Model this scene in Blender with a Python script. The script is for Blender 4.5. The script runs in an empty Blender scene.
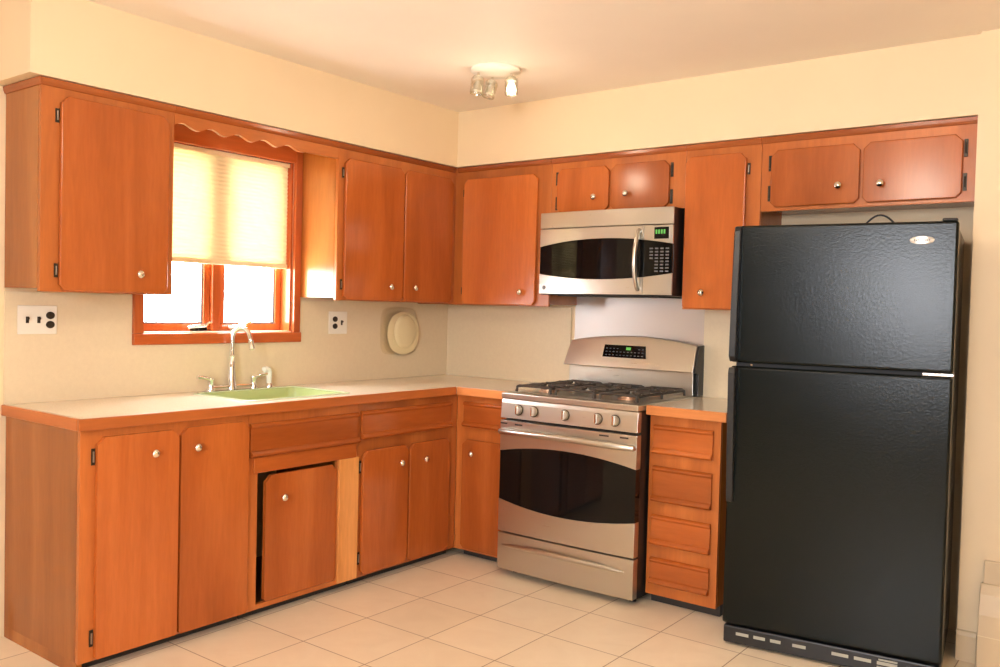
import bpy, bmesh, math, random
from mathutils import Vector, Matrix
random.seed(7)
S = bpy.context.scene
C = S.collection
PI = math.pi

# ------------------------------------------------------------------ camera
cd = bpy.data.cameras.new('camera'); cam = bpy.data.objects.new('camera', cd); C.objects.link(cam)
cd.sensor_width = 36.0; cd.lens = 873.7 / 1000 * 36.0; cd.clip_start = 0.05
yaw, pitch, roll = 0.6494, -0.029, 0.0253
fw = Vector((-math.sin(yaw)*math.cos(pitch), math.cos(yaw)*math.cos(pitch), math.sin(pitch)))
rt = Vector((math.cos(yaw), math.sin(yaw), 0)); up = rt.cross(fw)
r2 = rt*math.cos(roll) + up*math.sin(roll); u2 = -rt*math.sin(roll) + up*math.cos(roll)
m = Matrix.Identity(4)
for i in range(3):
    m[i][0] = r2[i]; m[i][1] = u2[i]; m[i][2] = -fw[i]
m.translation = Vector((3.581, -4.171, 1.338))
cam.matrix_world = m
S.camera = cam

# ------------------------------------------------------------------ world, lights, exposure
SKY = 28.0
w = bpy.data.worlds.new('sky'); S.world = w; w.use_nodes = True
bg = w.node_tree.nodes['Background']; bg.inputs[0].default_value = (0.93, 0.96, 1.0, 1); bg.inputs[1].default_value = SKY
S.view_settings.view_transform = 'Standard'; S.view_settings.look = 'None'
S.view_settings.gamma = 1; S.view_settings.use_curve_mapping = False
S.view_settings.exposure = 0.46

def area(name, loc, target, sx, sy, power, col, portal=False):
    l = bpy.data.lights.new(name, 'AREA'); l.shape = 'RECTANGLE'; l.size = sx; l.size_y = sy; l.energy = power; l.color = col
    if portal: l.cycles.is_portal = True
    o = bpy.data.objects.new(name, l); C.objects.link(o); o.location = loc
    o.rotation_euler = (Vector(target)-Vector(loc)).to_track_quat('-Z', 'Y').to_euler()
    return o
def point(name, loc, power, col, rad):
    l = bpy.data.lights.new(name, 'POINT'); l.energy = power; l.color = col; l.shadow_soft_size = rad
    o = bpy.data.objects.new(name, l); C.objects.link(o); o.location = loc
    return o
area('window_portal', (-0.16, -1.65, 1.62), (1, -1.65, 1.62), 0.9, 0.86, 1, (1, 1, 1), True)
area('rear_window_portal', (2.9, -6.03, 1.5), (2.9, -5, 1.5), 1.6, 1.3, 1, (1, 1, 1), True)
area('rear_daylight', (2.98, -5.97, 1.5), (2.4, -1, 1.1), 1.2, 1.05, 150, (0.92, 0.95, 1.0))
area('room_ceiling_fill', (3.3, -4.5, 2.42), (2.2, -1.6, 0.6), 1.6, 1.6, 4, (1.0, 0.86, 0.70))  # added fill light overhead behind the camera, no fixture there
point('room_lamp', (2.28, -2.7, 2.17), 22, (1.0, 0.88, 0.72), 0.13)

# ------------------------------------------------------------------ materials
def mat(name, col=(0.8,0.8,0.8), rough=0.5, metal=0.0, **k):
    m_ = bpy.data.materials.new(name); m_.use_nodes = True
    b = m_.node_tree.nodes['Principled BSDF']
    b.inputs['Base Color'].default_value = (*col, 1); b.inputs['Roughness'].default_value = rough; b.inputs['Metallic'].default_value = metal
    for kk, v in k.items(): b.inputs[kk.replace('_', ' ')].default_value = v
    return m_
def N(m_, t, **k):
    n = m_.node_tree.nodes.new(t)
    for a, v in k.items(): setattr(n, a, v)
    return n
def L(m_, a, b): m_.node_tree.links.new(a, b)
def P(m_): return m_.node_tree.nodes['Principled BSDF']
def coords(m_, scale):
    tc = N(m_, 'ShaderNodeTexCoord'); mp = N(m_, 'ShaderNodeMapping'); mp.inputs['Scale'].default_value = scale
    L(m_, tc.outputs['Object'], mp.inputs['Vector']); return mp.outputs['Vector']
def ramp(m_, fac, stops):
    r = N(m_, 'ShaderNodeValToRGB'); e = r.color_ramp.elements
    while len(e) < len(stops): e.new(0.5)
    for el, (p_, c_) in zip(e, stops): el.position = p_; el.color = (*c_, 1)
    L(m_, fac, r.inputs[0]); return r.outputs[0]
def noise(m_, vec, scale, detail=4, rough=0.55, dist=0.0):
    n = N(m_, 'ShaderNodeTexNoise'); n.inputs['Scale'].default_value = scale; n.inputs['Detail'].default_value = detail
    n.inputs['Roughness'].default_value = rough; n.inputs['Distortion'].default_value = dist
    L(m_, vec, n.inputs['Vector']); return n.outputs['Fac']
def bump(m_, h, strength, dist=0.002):
    b = N(m_, 'ShaderNodeBump'); b.inputs['Strength'].default_value = strength; b.inputs['Distance'].default_value = dist
    L(m_, h, b.inputs['Height']); L(m_, b.outputs[0], P(m_).inputs['Normal'])
def mixc(m_, fac, a, b, mode='MIX'):
    x = N(m_, 'ShaderNodeMix', data_type='RGBA', blend_type=mode)
    for s, v in ((x.inputs[0], fac), (x.inputs[6], a), (x.inputs[7], b)):
        if isinstance(v, (int, float)): s.default_value = v
        elif isinstance(v, tuple): s.default_value = (*v, 1)
        else: L(m_, v, s)
    return x.outputs[2]

def wood(name, grain, dark, mid, light, rough=0.21):
    m_ = mat(name, mid, rough, 0, IOR=1.5)
    sc = {'x': (0.12, 1, 1), 'y': (1, 0.12, 1), 'z': (1, 1, 0.12)}[grain]
    v = coords(m_, sc)
    oi = N(m_, 'ShaderNodeObjectInfo')
    add = N(m_, 'ShaderNodeVectorMath', operation='ADD'); mul = N(m_, 'ShaderNodeVectorMath', operation='SCALE')
    cmb = N(m_, 'ShaderNodeCombineXYZ')
    for i in range(3): L(m_, oi.outputs['Random'], cmb.inputs[i])
    L(m_, cmb.outputs[0], mul.inputs[0]); mul.inputs['Scale'].default_value = 37.0
    L(m_, v, add.inputs[0]); L(m_, mul.outputs[0], add.inputs[1])
    v = add.outputs[0]
    broad = noise(m_, v, 5.0, 3, 0.5, 0.6)
    fine = noise(m_, v, 75.0, 3, 0.6, 0.2)
    c1 = ramp(m_, broad, [(0.25, dark), (0.52, mid), (0.8, light)])
    c2 = ramp(m_, fine, [(0.3, (0.80, 0.76, 0.72)), (0.7, (1.08, 1.06, 1.04))])
    c3 = mixc(m_, 0.45, c1, c2, 'MULTIPLY')
    hs = N(m_, 'ShaderNodeHueSaturation')
    mr = N(m_, 'ShaderNodeMapRange'); mr.inputs['To Min'].default_value = 0.88; mr.inputs['To Max'].default_value = 1.12
    L(m_, oi.outputs['Random'], mr.inputs['Value']); L(m_, mr.outputs[0], hs.inputs['Value']); L(m_, c3, hs.inputs['Color'])
    L(m_, hs.outputs[0], P(m_).inputs['Base Color'])
    bump(m_, fine, 0.05, 0.001)
    return m_
WD, WM, WL = (0.34, 0.078, 0.014), (0.46, 0.112, 0.021), (0.59, 0.165, 0.035)
FD, FM, FL = (0.36, 0.095, 0.018), (0.50, 0.14, 0.028), (0.62, 0.20, 0.048)
M = {}
for g in 'xyz':
    M['wood_'+g] = wood('cherry_wood_'+g, g, WD, WM, WL)
    M['frame_'+g] = wood('frame_wood_'+g, g, FD, FM, FL, 0.3)
for g in 'xy': M['mould_'+g] = wood('moulding_wood_'+g, g, (0.26, 0.06, 0.015), (0.36, 0.09, 0.02), (0.46, 0.13, 0.035))
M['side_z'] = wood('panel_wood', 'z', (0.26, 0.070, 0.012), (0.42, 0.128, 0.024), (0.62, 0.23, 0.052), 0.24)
M['light_wood'] = wood('pale_plank_wood', 'z', (0.55, 0.20, 0.05), (0.72, 0.30, 0.085), (0.8, 0.38, 0.13))
M['casing_z'] = wood('casing_wood_z', 'z', (0.42, 0.08, 0.02), (0.52, 0.115, 0.028), (0.6, 0.15, 0.04))
M['casing_y'] = wood('casing_wood_y', 'y', (0.42, 0.08, 0.02), (0.52, 0.115, 0.028), (0.6, 0.15, 0.04))
M['edge_x'] = wood('edge_wood_x', 'x', (0.50, 0.16, 0.045), (0.66, 0.24, 0.075), (0.75, 0.32, 0.11), 0.3)
M['edge_y'] = wood('edge_wood_y', 'y', (0.34, 0.085, 0.018), (0.47, 0.125, 0.026), (0.57, 0.17, 0.04), 0.3)
M['edge_end'] = wood('edge_wood_end', 'x', (0.34, 0.085, 0.018), (0.47, 0.125, 0.026), (0.57, 0.17, 0.04), 0.3)
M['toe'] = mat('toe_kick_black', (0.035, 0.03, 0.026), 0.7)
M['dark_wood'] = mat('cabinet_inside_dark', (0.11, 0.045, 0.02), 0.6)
def paint(name, col, b=0.06):
    m_ = mat(name, col, 0.55)
    v = coords(m_, (1, 1, 1)); n = noise(m_, v, 3.0, 3)
    L(m_, ramp(m_, n, [(0.3, tuple(c*0.97 for c in col)), (0.7, col)]), P(m_).inputs['Base Color'])
    bump(m_, noise(m_, v, 140.0, 2), b, 0.001)
    return m_
M['wall'] = paint('cream_wall_paint', (0.84, 0.66, 0.43))
M['ceiling'] = paint('ceiling_paint', (0.90, 0.80, 0.68))
M['rear'] = paint('darkened_rear_wall_paint', (0.34, 0.24, 0.15))  # unseen wall, colour darkened so the refrigerator reflects a dim room
M['trim'] = paint('cream_trim_paint', (0.84, 0.70, 0.48), 0.02)
M['splash'] = mat('backsplash_laminate', (0.74, 0.62, 0.44), 0.42)
v = coords(M['splash'], (1, 1, 1)); n = noise(M['splash'], v, 60.0, 4, 0.7)
L(M['splash'], ramp(M['splash'], n, [(0.3, (0.74, 0.61, 0.42)), (0.7, (0.78, 0.65, 0.45))]), P(M['splash']).inputs['Base Color'])
M['laminate'] = mat('counter_laminate', (0.8, 0.72, 0.58), 0.17)
v = coords(M['laminate'], (1, 1, 1)); n = noise(M['laminate'], v, 180.0, 3, 0.7)
L(M['laminate'], ramp(M['laminate'], n, [(0.3, (0.76, 0.66, 0.51)), (0.6, (0.88, 0.78, 0.63))]), P(M['laminate']).inputs['Base Color'])

def tile_mat():
    m_ = mat('floor_tile', (0.8, 0.68, 0.5), 0.32)
    tc = N(m_, 'ShaderNodeTexCoord'); mp = N(m_, 'ShaderNodeMapping')
    T = 0.3455
    mp.inputs['Location'].default_value = (-0.915/T + 10, 1.206/T + 20, 0); mp.inputs['Scale'].default_value = (1/T, 1/T, 1/T)
    L(m_, tc.outputs['Object'], mp.inputs['Vector'])
    sx = N(m_, 'ShaderNodeSeparateXYZ'); L(m_, mp.outputs[0], sx.inputs[0])
    def line(o):
        f = N(m_, 'ShaderNodeMath', operation='FRACT'); L(m_, o, f.inputs[0])
        s = N(m_, 'ShaderNodeMath', operation='SUBTRACT'); L(m_, f.outputs[0], s.inputs[0]); s.inputs[1].default_value = 0.5
        a = N(m_, 'ShaderNodeMath', operation='ABSOLUTE'); L(m_, s.outputs[0], a.inputs[0]); return a.outputs[0]
    mx = N(m_, 'ShaderNodeMath', operation='MAXIMUM'); L(m_, line(sx.outputs[0]), mx.inputs[0]); L(m_, line(sx.outputs[1]), mx.inputs[1])
    mr = N(m_, 'ShaderNodeMapRange'); mr.inputs['From Min'].default_value = 0.4925; mr.inputs['From Max'].default_value = 0.4955
    L(m_, mx.outputs[0], mr.inputs['Value'])
    # per tile tone
    fl = N(m_, 'ShaderNodeVectorMath', operation='FLOOR'); L(m_, mp.outputs[0], fl.inputs[0])
    wn = N(m_, 'ShaderNodeTexWhiteNoise'); L(m_, fl.outputs[0], wn.inputs['Vector'])
    t1 = ramp(m_, wn.outputs['Value'], [(0, (0.88, 0.74, 0.55)), (1, (0.92, 0.78, 0.59))])
    n_ = noise(m_, mp.outputs[0], 2.2, 5, 0.6, 0.8)
    t2 = mixc(m_, 0.6, t1, ramp(m_, n_, [(0.3, (0.90, 0.87, 0.84)), (0.7, (1.0, 1.0, 1.0))]), 'MULTIPLY')
    L(m_, mixc(m_, mr.outputs[0], t2, (0.36, 0.22, 0.12)), P(m_).inputs['Base Color'])
    inv = N(m_, 'ShaderNodeMath', operation='SUBTRACT'); inv.inputs[0].default_value = 1; L(m_, mr.outputs[0], inv.inputs[1])
    bump(m_, inv.outputs[0], 0.4, 0.002)
    return m_
M['floor'] = tile_mat()
def steel(name, col, rough, axis):
    m_ = mat(name, col, rough, 1.0)
    v = coords(m_, {'x': (0.02, 1, 1), 'z': (1, 1, 0.02)}[axis])
    n_ = noise(m_, v, 260.0, 2, 0.5)
    mr = N(m_, 'ShaderNodeMapRange'); mr.inputs['To Min'].default_value = rough-0.06; mr.inputs['To Max'].default_value = rough+0.08
    L(m_, n_, mr.inputs['Value']); L(m_, mr.outputs[0], P(m_).inputs['Roughness'])
    bump(m_, n_, 0.06, 0.0005)
    return m_
M['steel'] = steel('brushed_stainless', (0.58, 0.56, 0.505), 0.30, 'x')
M['steel_sheet'] = steel('stainless_sheet', (0.47, 0.44, 0.42), 0.38, 'x')
M['chrome'] = mat('chrome', (0.86, 0.86, 0.86), 0.09, 1.0)
M['skirt'] = mat('dark_bronze_ring', (0.10, 0.07, 0.045), 0.35, 0.6)
M['nickel'] = mat('satin_nickel', (0.75, 0.68, 0.58), 0.2, 1.0)
M['black_glass'] = mat('black_glass', (0.004, 0.004, 0.004), 0.05, 0, IOR=1.3)
M['black'] = mat('black_plastic', (0.012, 0.012, 0.013), 0.35)
M['iron'] = mat('cast_iron', (0.055, 0.042, 0.033), 0.45)
M['hinge'] = mat('aged_black_hinge', (0.05, 0.04, 0.03), 0.35, 0.7)
M['hinge_pin'] = mat('worn_hinge_pin', (0.35, 0.31, 0.26), 0.3, 0.9)
M['white_plastic'] = mat('white_plastic', (0.85, 0.80, 0.70), 0.3)
M['sprayer'] = mat('white_sprayer_plastic', (0.85, 0.88, 0.85), 0.25)
M['socket'] = mat('dark_brown_socket', (0.03, 0.018, 0.01), 0.35)
M['grey'] = mat('dark_seam', (0.02, 0.02, 0.02), 0.6)
M['key'] = mat('grey_key_print', (0.13, 0.13, 0.14), 0.4)
M['badge'] = mat('silver_badge', (0.62, 0.59, 0.54), 0.35, 0.5)
M['badge_print'] = mat('badge_print', (0.15, 0.14, 0.13), 0.4)
M['slot'] = mat('pale_grille_vent', (0.42, 0.42, 0.36), 0.5)
M['sink'] = mat('green_enamel', (0.40, 0.48, 0.20), 0.16)
M['sink_rim'] = mat('pale_green_enamel_rim', (0.56, 0.64, 0.42), 0.15)
M['cream'] = mat('cream_ceramic', (0.82, 0.70, 0.42), 0.3)
M['copper'] = mat('copper_burner', (0.6, 0.4, 0.28), 0.4, 0.8)
M['heater'] = mat('beige_enamel', (0.68, 0.52, 0.33), 0.4)
def emis(name, col, s):
    m_ = mat(name, (0, 0, 0), 0.4); b = P(m_); b.inputs['Emission Color'].default_value = (*col, 1); b.inputs['Emission Strength'].default_value = s; return m_
M['green_led'] = emis('green_display_digits', (0.25, 0.9, 0.15), 0.45)
M['bulb'] = emis('lit_bulb', (1.0, 0.93, 0.75), 6)
def thin_glass(name, tint, refl_rough, fac):
    m_ = bpy.data.materials.new(name); m_.use_nodes = True; nt = m_.node_tree; nt.nodes.clear()
    o = nt.nodes.new('ShaderNodeOutputMaterial'); mx = nt.nodes.new('ShaderNodeMixShader'); t = nt.nodes.new('ShaderNodeBsdfTransparent'); g = nt.nodes.new('ShaderNodeBsdfGlossy')
    t.inputs[0].default_value = (*tint, 1); g.inputs['Roughness'].default_value = refl_rough; mx.inputs[0].default_value = fac
    nt.links.new(t.outputs[0], mx.inputs[1]); nt.links.new(g.outputs[0], mx.inputs[2]); nt.links.new(mx.outputs[0], o.inputs[0]); return m_
M['pane'] = thin_glass('window_pane_glass', (0.97, 0.98, 0.98), 0.02, 0.06)
M['clear'] = thin_glass('clear_plastic', (0.985, 0.97, 0.93), 0.15, 0.10)
M['spot_glass'] = thin_glass('ribbed_spot_glass', (0.93, 0.9, 0.82), 0.12, 0.3)
def shade_mat():
    m_ = bpy.data.materials.new('cellular_shade_fabric'); m_.use_nodes = True; nt = m_.node_tree; nt.nodes.clear()
    o = nt.nodes.new('ShaderNodeOutputMaterial'); mx = nt.nodes.new('ShaderNodeMixShader'); d = nt.nodes.new('ShaderNodeBsdfDiffuse'); t = nt.nodes.new('ShaderNodeBsdfTranslucent')
    d.inputs[0].default_value = (0.88, 0.76, 0.52, 1); t.inputs[0].default_value = (0.56, 0.49, 0.33, 1); mx.inputs[0].default_value = 0.5
    nt.links.new(d.outputs[0], mx.inputs[1]); nt.links.new(t.outputs[0], mx.inputs[2]); nt.links.new(mx.outputs[0], o.inputs[0]); return m_
M['shade'] = shade_mat()
def dimmer_mat():
    m_ = bpy.data.materials.new('light_dimmer_fabric'); m_.use_nodes = True; nt = m_.node_tree; nt.nodes.clear()
    o = nt.nodes.new('ShaderNodeOutputMaterial'); mx = nt.nodes.new('ShaderNodeMixShader'); d = nt.nodes.new('ShaderNodeBsdfDiffuse'); t = nt.nodes.new('ShaderNodeBsdfTranslucent')
    d.inputs[0].default_value = (0.6, 0.6, 0.6, 1); t.inputs[0].default_value = (0.22, 0.24, 0.27, 1); mx.inputs[0].default_value = 0.5
    nt.links.new(d.outputs[0], mx.inputs[1]); nt.links.new(t.outputs[0], mx.inputs[2]); nt.links.new(mx.outputs[0], o.inputs[0]); return m_
M['dimmer'] = dimmer_mat()
M['rail'] = mat('cream_shade_rail', (0.86, 0.68, 0.42), 0.4)
def fridge_mat():
    m_ = mat('textured_black_enamel', (0.003, 0.005, 0.004), 0.22, 0, IOR=1.31)
    v = coords(m_, (1, 1, 1))
    n_ = noise(m_, v, 95.0, 3, 0.65)
    bump(m_, n_, 0.3, 0.0018)
    return m_
M['fridge'] = fridge_mat()

# ------------------------------------------------------------------ mesh helpers
class MB:
    """collects shapes given in world coordinates (optionally through a mapping) into one mesh"""
    def __init__(s, mp=None): s.bm = bmesh.new(); s.mp = mp or (lambda a, b, c: (a, b, c))
    def v(s, p): return s.bm.verts.new(s.mp(*p))
    def box(s, x0, x1, y0, y1, z0, z1):
        vs = [s.v((x, y, z)) for x in (x0, x1) for y in (y0, y1) for z in (z0, z1)]
        for f in ((0,1,3,2), (4,6,7,5), (0,4,5,1), (2,3,7,6), (0,2,6,4), (1,5,7,3)): s.bm.faces.new([vs[i] for i in f])
        return s
    def prism(s, pts, a0, a1, axis):
        """pts 2-D outline; axis = extrusion axis index; remaining axes in order"""
        def mk(p, a):
            q = list(p); q.insert(axis, a); return s.v(q)
        A = [mk(p, a0) for p in pts]; B = [mk(p, a1) for p in pts]; n_ = len(pts)
        s.bm.faces.new(A); s.bm.faces.new(B[::-1])
        for i in range(n_): s.bm.faces.new((A[i], A[(i+1) % n_], B[(i+1) % n_], B[i]))
        return s
    def strip(s, lo, hi, a0, a1):
        """panel in u (x) between polylines lo/hi [(u,z)], thick a0..a1 along v (y)"""
        pts = list(lo) + list(hi)[::-1]
        return s.prism(pts, a0, a1, 1)
    def tube(s, path, r, seg=10, cap=True):
        rings = []; path = [Vector(p) for p in path]; rr = r if isinstance(r, (list, tuple)) else [r]*len(path)
        prev = None
        for i, p in enumerate(path):
            d = (path[min(i+1, len(path)-1)] - path[max(i-1, 0)]).normalized()
            if prev is None:
                a = d.orthogonal().normalized()
            else:
                a = prev - d*prev.dot(d)
                a = a.normalized() if a.length > 1e-6 else d.orthogonal().normalized()
            prev = a; b = d.cross(a)
            rings.append([s.v(tuple(p + (a*math.cos(t)+b*math.sin(t))*rr[i])) for t in [2*PI*k/seg for k in range(seg)]])
        for A, B in zip(rings, rings[1:]):
            for k in range(seg): s.bm.faces.new((A[k], A[(k+1) % seg], B[(k+1) % seg], B[k]))
        if cap: s.bm.faces.new(rings[0][::-1]); s.bm.faces.new(rings[-1])
        return s
    def lathe(s, prof, o, ax, seg=20, sx=1, sy=1):
        """prof [(r, h)] about axis ax from origin o"""
        ax = Vector(ax).normalized(); a = ax.orthogonal().normalized()
        if abs(ax.z) < 0.9: a = Vector((0, 0, 1)).cross(ax).normalized()
        b = ax.cross(a); o = Vector(o); rings = []
        for r, h in prof:
            if r < 1e-5: rings.append([s.v(tuple(o+ax*h))])
            else: rings.append([s.v(tuple(o+ax*h+a*math.cos(2*PI*k/seg)*r*sx+b*math.sin(2*PI*k/seg)*r*sy)) for k in range(seg)])
        for A, B in zip(rings, rings[1:]):
            for k in range(seg):
                if len(A) == 1 and len(B) == 1: continue
                if len(A) == 1: s.bm.faces.new((A[0], B[(k+1) % seg], B[k]))
                elif len(B) == 1: s.bm.faces.new((A[k], A[(k+1) % seg], B[0]))
                else: s.bm.faces.new((A[k], A[(k+1) % seg], B[(k+1) % seg], B[k]))
        for R, e in ((rings[0], 0), (rings[-1], 1)):
            if len(R) > 1 and (prof[0] != prof[-1]): s.bm.faces.new(R if e else R[::-1])
        return s
    def build(s, name, m_, parent=None, bevel=0.0, smooth=False, seg=2):
        bmesh.ops.recalc_face_normals(s.bm, faces=s.bm.faces[:])
        root = parent
        off = Vector((0, 0, 0))
        while root is not None:
            off += Vector(root.location); root = root.parent
        if off.length: bmesh.ops.translate(s.bm, verts=s.bm.verts[:], vec=-off)
        me = bpy.data.meshes.new(name); s.bm.to_mesh(me); s.bm.free()
        me.materials.append(m_); o = bpy.data.objects.new(name, me); C.objects.link(o)
        if parent is not None: o.parent = parent
        if smooth:
            for p_ in me.polygons: p_.use_smooth = True
            try:
                me.set_sharp_from_angle(angle=math.radians(40))
            except Exception: pass
        if bevel:
            b = o.modifiers.new('bevel', 'BEVEL'); b.width = bevel; b.segments = seg; b.limit_method = 'ANGLE'; b.angle_limit = math.radians(35)
        return o
def struct(o): o['kind'] = 'structure'; return o
def tag(o, label, cat, group=None):
    o['label'] = label; o['category'] = cat
    if group: o['group'] = group
    return o
def thing(name, loc, label, cat, group=None):
    o = bpy.data.objects.new(name, None); o.empty_display_size = 0.05; C.objects.link(o); o.location = loc
    return tag(o, label, cat, group)
LEFT = lambda u, v, z: (v, u, z)        # left run: u = y, v = distance from the window wall
BACK = lambda u, v, z: (u, -v, z)       # back run: u = x, v = distance from the back wall

# ------------------------------------------------------------------ room
CH = 2.455; SB = 2.142; SD = 0.312
WY0, WY1, WZ0, WZ1 = -2.066, -1.238, 1.187, 2.075
XR = 5.2; YR = -6.0
struct(MB().box(-0.15, XR+.1, YR-.1, 0.1, -0.1, 0).build('floor', M['floor']))
struct(MB().box(-0.15, XR+.1, YR-.1, 0.1, CH, CH+.1).build('ceiling', M['ceiling']))
b = MB(); b.box(-0.15, 0, YR, WY0, 0, CH); b.box(-0.15, 0, WY1, 0, 0, CH); b.box(-0.15, 0, WY0, WY1, 0, WZ0); b.box(-0.15, 0, WY0, WY1, WZ1, CH)
struct(b.build('wall_left', M['wall']))
struct(MB().box(-0.15, 2.975, 0, 0.1, 0, CH).build('wall_back', M['wall']))
struct(MB().box(2.975, XR, -0.34, 0.1, 0, CH).build('wall_alcove_right', M['wall']))
struct(MB().box(XR, XR+.1, YR, 0.1, 0, CH).build('wall_right', M['wall']))
b = MB(); b.box(-0.15, 2.1, YR-.1, YR, 0, CH); b.box(3.7, XR+.1, YR-.1, YR, 0, CH); b.box(2.1, 3.7, YR-.1, YR, 0, 0.85); b.box(2.1, 3.7, YR-.1, YR, 2.15, CH)
struct(b.build('wall_rear', M['rear']))
b = MB(); b.box(0, SD, -2.690, 0, SB, CH); b.box(SD, 2.975, -SD, 0, SB, CH)
struct(b.build('wall_soffit', M['wall']))
struct(MB().prism([(0,0),(.014,0),(.014,.115),(.006,.13),(0,.135)], YR, -2.66, 1).build('baseboard_left', M['trim']))
struct(MB(BACK).prism([(.34,0),(.352,0),(.352,.10),(.346,.115),(.34,.12)], 2.975, 3.045, 0).build('baseboard_right', M['heater']))  # tan darker than baseboard_left; the shade there is put into the colour

# kitchen window: casing, sashes, panes
win = bpy.data.objects.new('window_1', None); C.objects.link(win); win.location = (0, -1.65, 1.187); struct(win)
b = MB(LEFT)
b.box(-2.112, -1.188, 0.0, 0.024, 1.137, 1.187).build('bottom_casing', M['casing_y'], win, .003)
MB(LEFT).box(-2.112, WY0, 0.0, 0.024, 1.188, 2.13).build('side_casing', M['casing_z'], win, .003)
MB(LEFT).box(WY1, -1.197, 0.0, 0.024, 1.188, 2.13).build('side_casing', M['casing_z'], win, .003)
MB(LEFT).box(WY0, WY1, 0.0, 0.022, 2.05, 2.13).build('top_casing', M['casing_y'], win, .003)
b = MB(LEFT); b.box(WY0, WY0+.012, -.14, 0, WZ0, 2.05); b.box(WY1-.012, WY1, -.14, 0, WZ0, 2.05); b.box(WY0, WY1, -.14, 0, 2.05, 2.06)
b.build('jamb', M['casing_z'], win)
MB(LEFT).box(WY0, WY1, -.14, 0.002, WZ0, WZ0+.006).build('sill', M['trim'], win)
MB(LEFT).box(-1.672, -1.628, -.13, -.05, WZ0+.007, 2.05).build('mullion', M['casing_z'], win, .004)
for a0, a1 in ((WY0+.013, -1.673), (-1.627, WY1-.013)):
    b = MB(LEFT); f = .034
    b.box(a0, a1, -.12, -.07, WZ0+.007, WZ0+.007+f); b.box(a0, a1, -.12, -.07, 2.015, 2.049)
    b.box(a0, a0+f, -.12, -.07, WZ0+.007+f, 2.015); b.box(a1-f, a1, -.12, -.07, WZ0+.007+f, 2.015)
    s_ = b.build('sash', M['casing_z'], win, .003)
    b = MB(LEFT); g = .008
    b.box(a0+f, a1-f, -.10, -.078, WZ0+.007+f, WZ0+.007+f+g); b.box(a0+f, a0+f+g, -.10, -.078, WZ0+.05, 2.01); b.box(a1-f-g, a1-f, -.10, -.078, WZ0+.05, 2.01)
    b.build('gasket', M['key'], s_)
    MB(LEFT).box(a0+f, a1-f, -.098, -.094, WZ0+.007+f, 2.015).build('pane', M['pane'], s_)
    # folding crank on the sill side of each sash
    mid = a1 - .075 if a0 < -1.7 else a0 + .10
    b = MB(LEFT); b.box(mid-.045, mid+.045, -.068, -.045, WZ0+.008, WZ0+.024)
    b.tube([(mid-.06, -.04, WZ0+.024), (mid-.02, -.03, WZ0+.03), (mid+.02, -.03, WZ0+.034), (mid+.045, -.03, WZ0+.048), (mid+.062, -.03, WZ0+.05)], [.006, .008, .009, .007, .006], 8)
    b.build('crank_handle', M['chrome'], win, 0, True)
struct(win)
# rear window (behind the camera): simple frame and pane
rw = bpy.data.objects.new('window_2', None); C.objects.link(rw); rw.location = (2.9, -6.0, .85); struct(rw)
b = MB(); b.box(2.1, 3.7, -6.06, -6.0, .85, .9); b.box(2.1, 3.7, -6.06, -6.0, 2.1, 2.15); b.box(2.1, 2.15, -6.06, -6.0, .9, 2.1); b.box(3.65, 3.7, -6.06, -6.0, .9, 2.1); b.box(2.88, 2.92, -6.06, -6.0, .9, 2.1)
b.build('frame', M['trim'], rw)

MB().box(2.11, 3.69, -5.985, -5.98, .82, 2.2).build('rear_light_dimmer', M['dimmer'], rw)  # added, unseen: translucent sheet that dims the rear window's light and reflection
# cellular shade
sh = thing('window_shade', (-.03, -1.65, 1.52), 'cream cellular shade pulled halfway down over the kitchen window', 'window shade')
pts = []; z = 1.535; k = 0
fr = []; bk = []
while z < 2.03:
    fr.append((-.024 if k % 2 else -.028, z)); bk.append((-.038 if k % 2 else -.034, z)); z += .0095; k += 1
b = MB()
outline = fr + bk[::-1]
b.prism(outline, WY0+.016, WY1-.016, 1)   # prism axes: (x, z) outline, y extrusion
b.build('pleated_fabric', M['shade'], sh)
MB(LEFT).box(WY0+.014, WY1-.014, -.044, -.018, 1.512, 1.535).build('bottom_rail', M['rail'], sh, .004)
MB(LEFT).box(WY0+.014, WY1-.014, -.046, -.010, 2.028, 2.048).build('head_rail', M['rail'], sh, .002)

# ------------------------------------------------------------------ cabinet parts
def knob(u, v, z, mp, parent, k=1.0):
    o = mp(u, v, z); ax = Vector(mp(0, 1, 0))
    MB().lathe([(.006, 0), (.0055, .010), (.008, .014), (.0145, .018), (.0155, .023), (.012, .028), (.005, .031), (0, .0315)], o, ax, 16).build('knob', M['nickel'], parent, 0, True)
def hinge(u, v, z, mp, parent, h=.052):
    b = MB(mp); b.box(u-.007, u+.007, v, v+.004, z-h/2, z+h/2)
    o = b.build('hinge', M['hinge'], parent, .001)
    b = MB(); c0 = mp(u, v+.006, z-h*.32); c1 = mp(u, v+.006, z+h*.32)
    b.tube([c0, c1], .0032, 8).build('hinge_barrel', M['hinge_pin'] if abs(h-.06) < .002 or abs(h-.052) < .001 else M['hinge'], parent, 0, True)
def panel_outline(u0, u1, z0, z1, ct, cb):
    def corner(cu, cz, su, sz, c):
        if c == 0: return [(cu, cz)]
        return [(cu, cz-sz*c), (cu+su*.006, cz-sz*(c-.005)), (cu+su*(c-.005), cz-sz*.006), (cu+su*c, cz)]
    a = corner(u0, z1, 1, 1, ct); b_ = corner(u1, z1, -1, 1, ct)[::-1]; c = corner(u1, z0, -1, -1, cb); d = corner(u0, z0, 1, -1, cb)[::-1]
    return a + b_ + c + d
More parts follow.
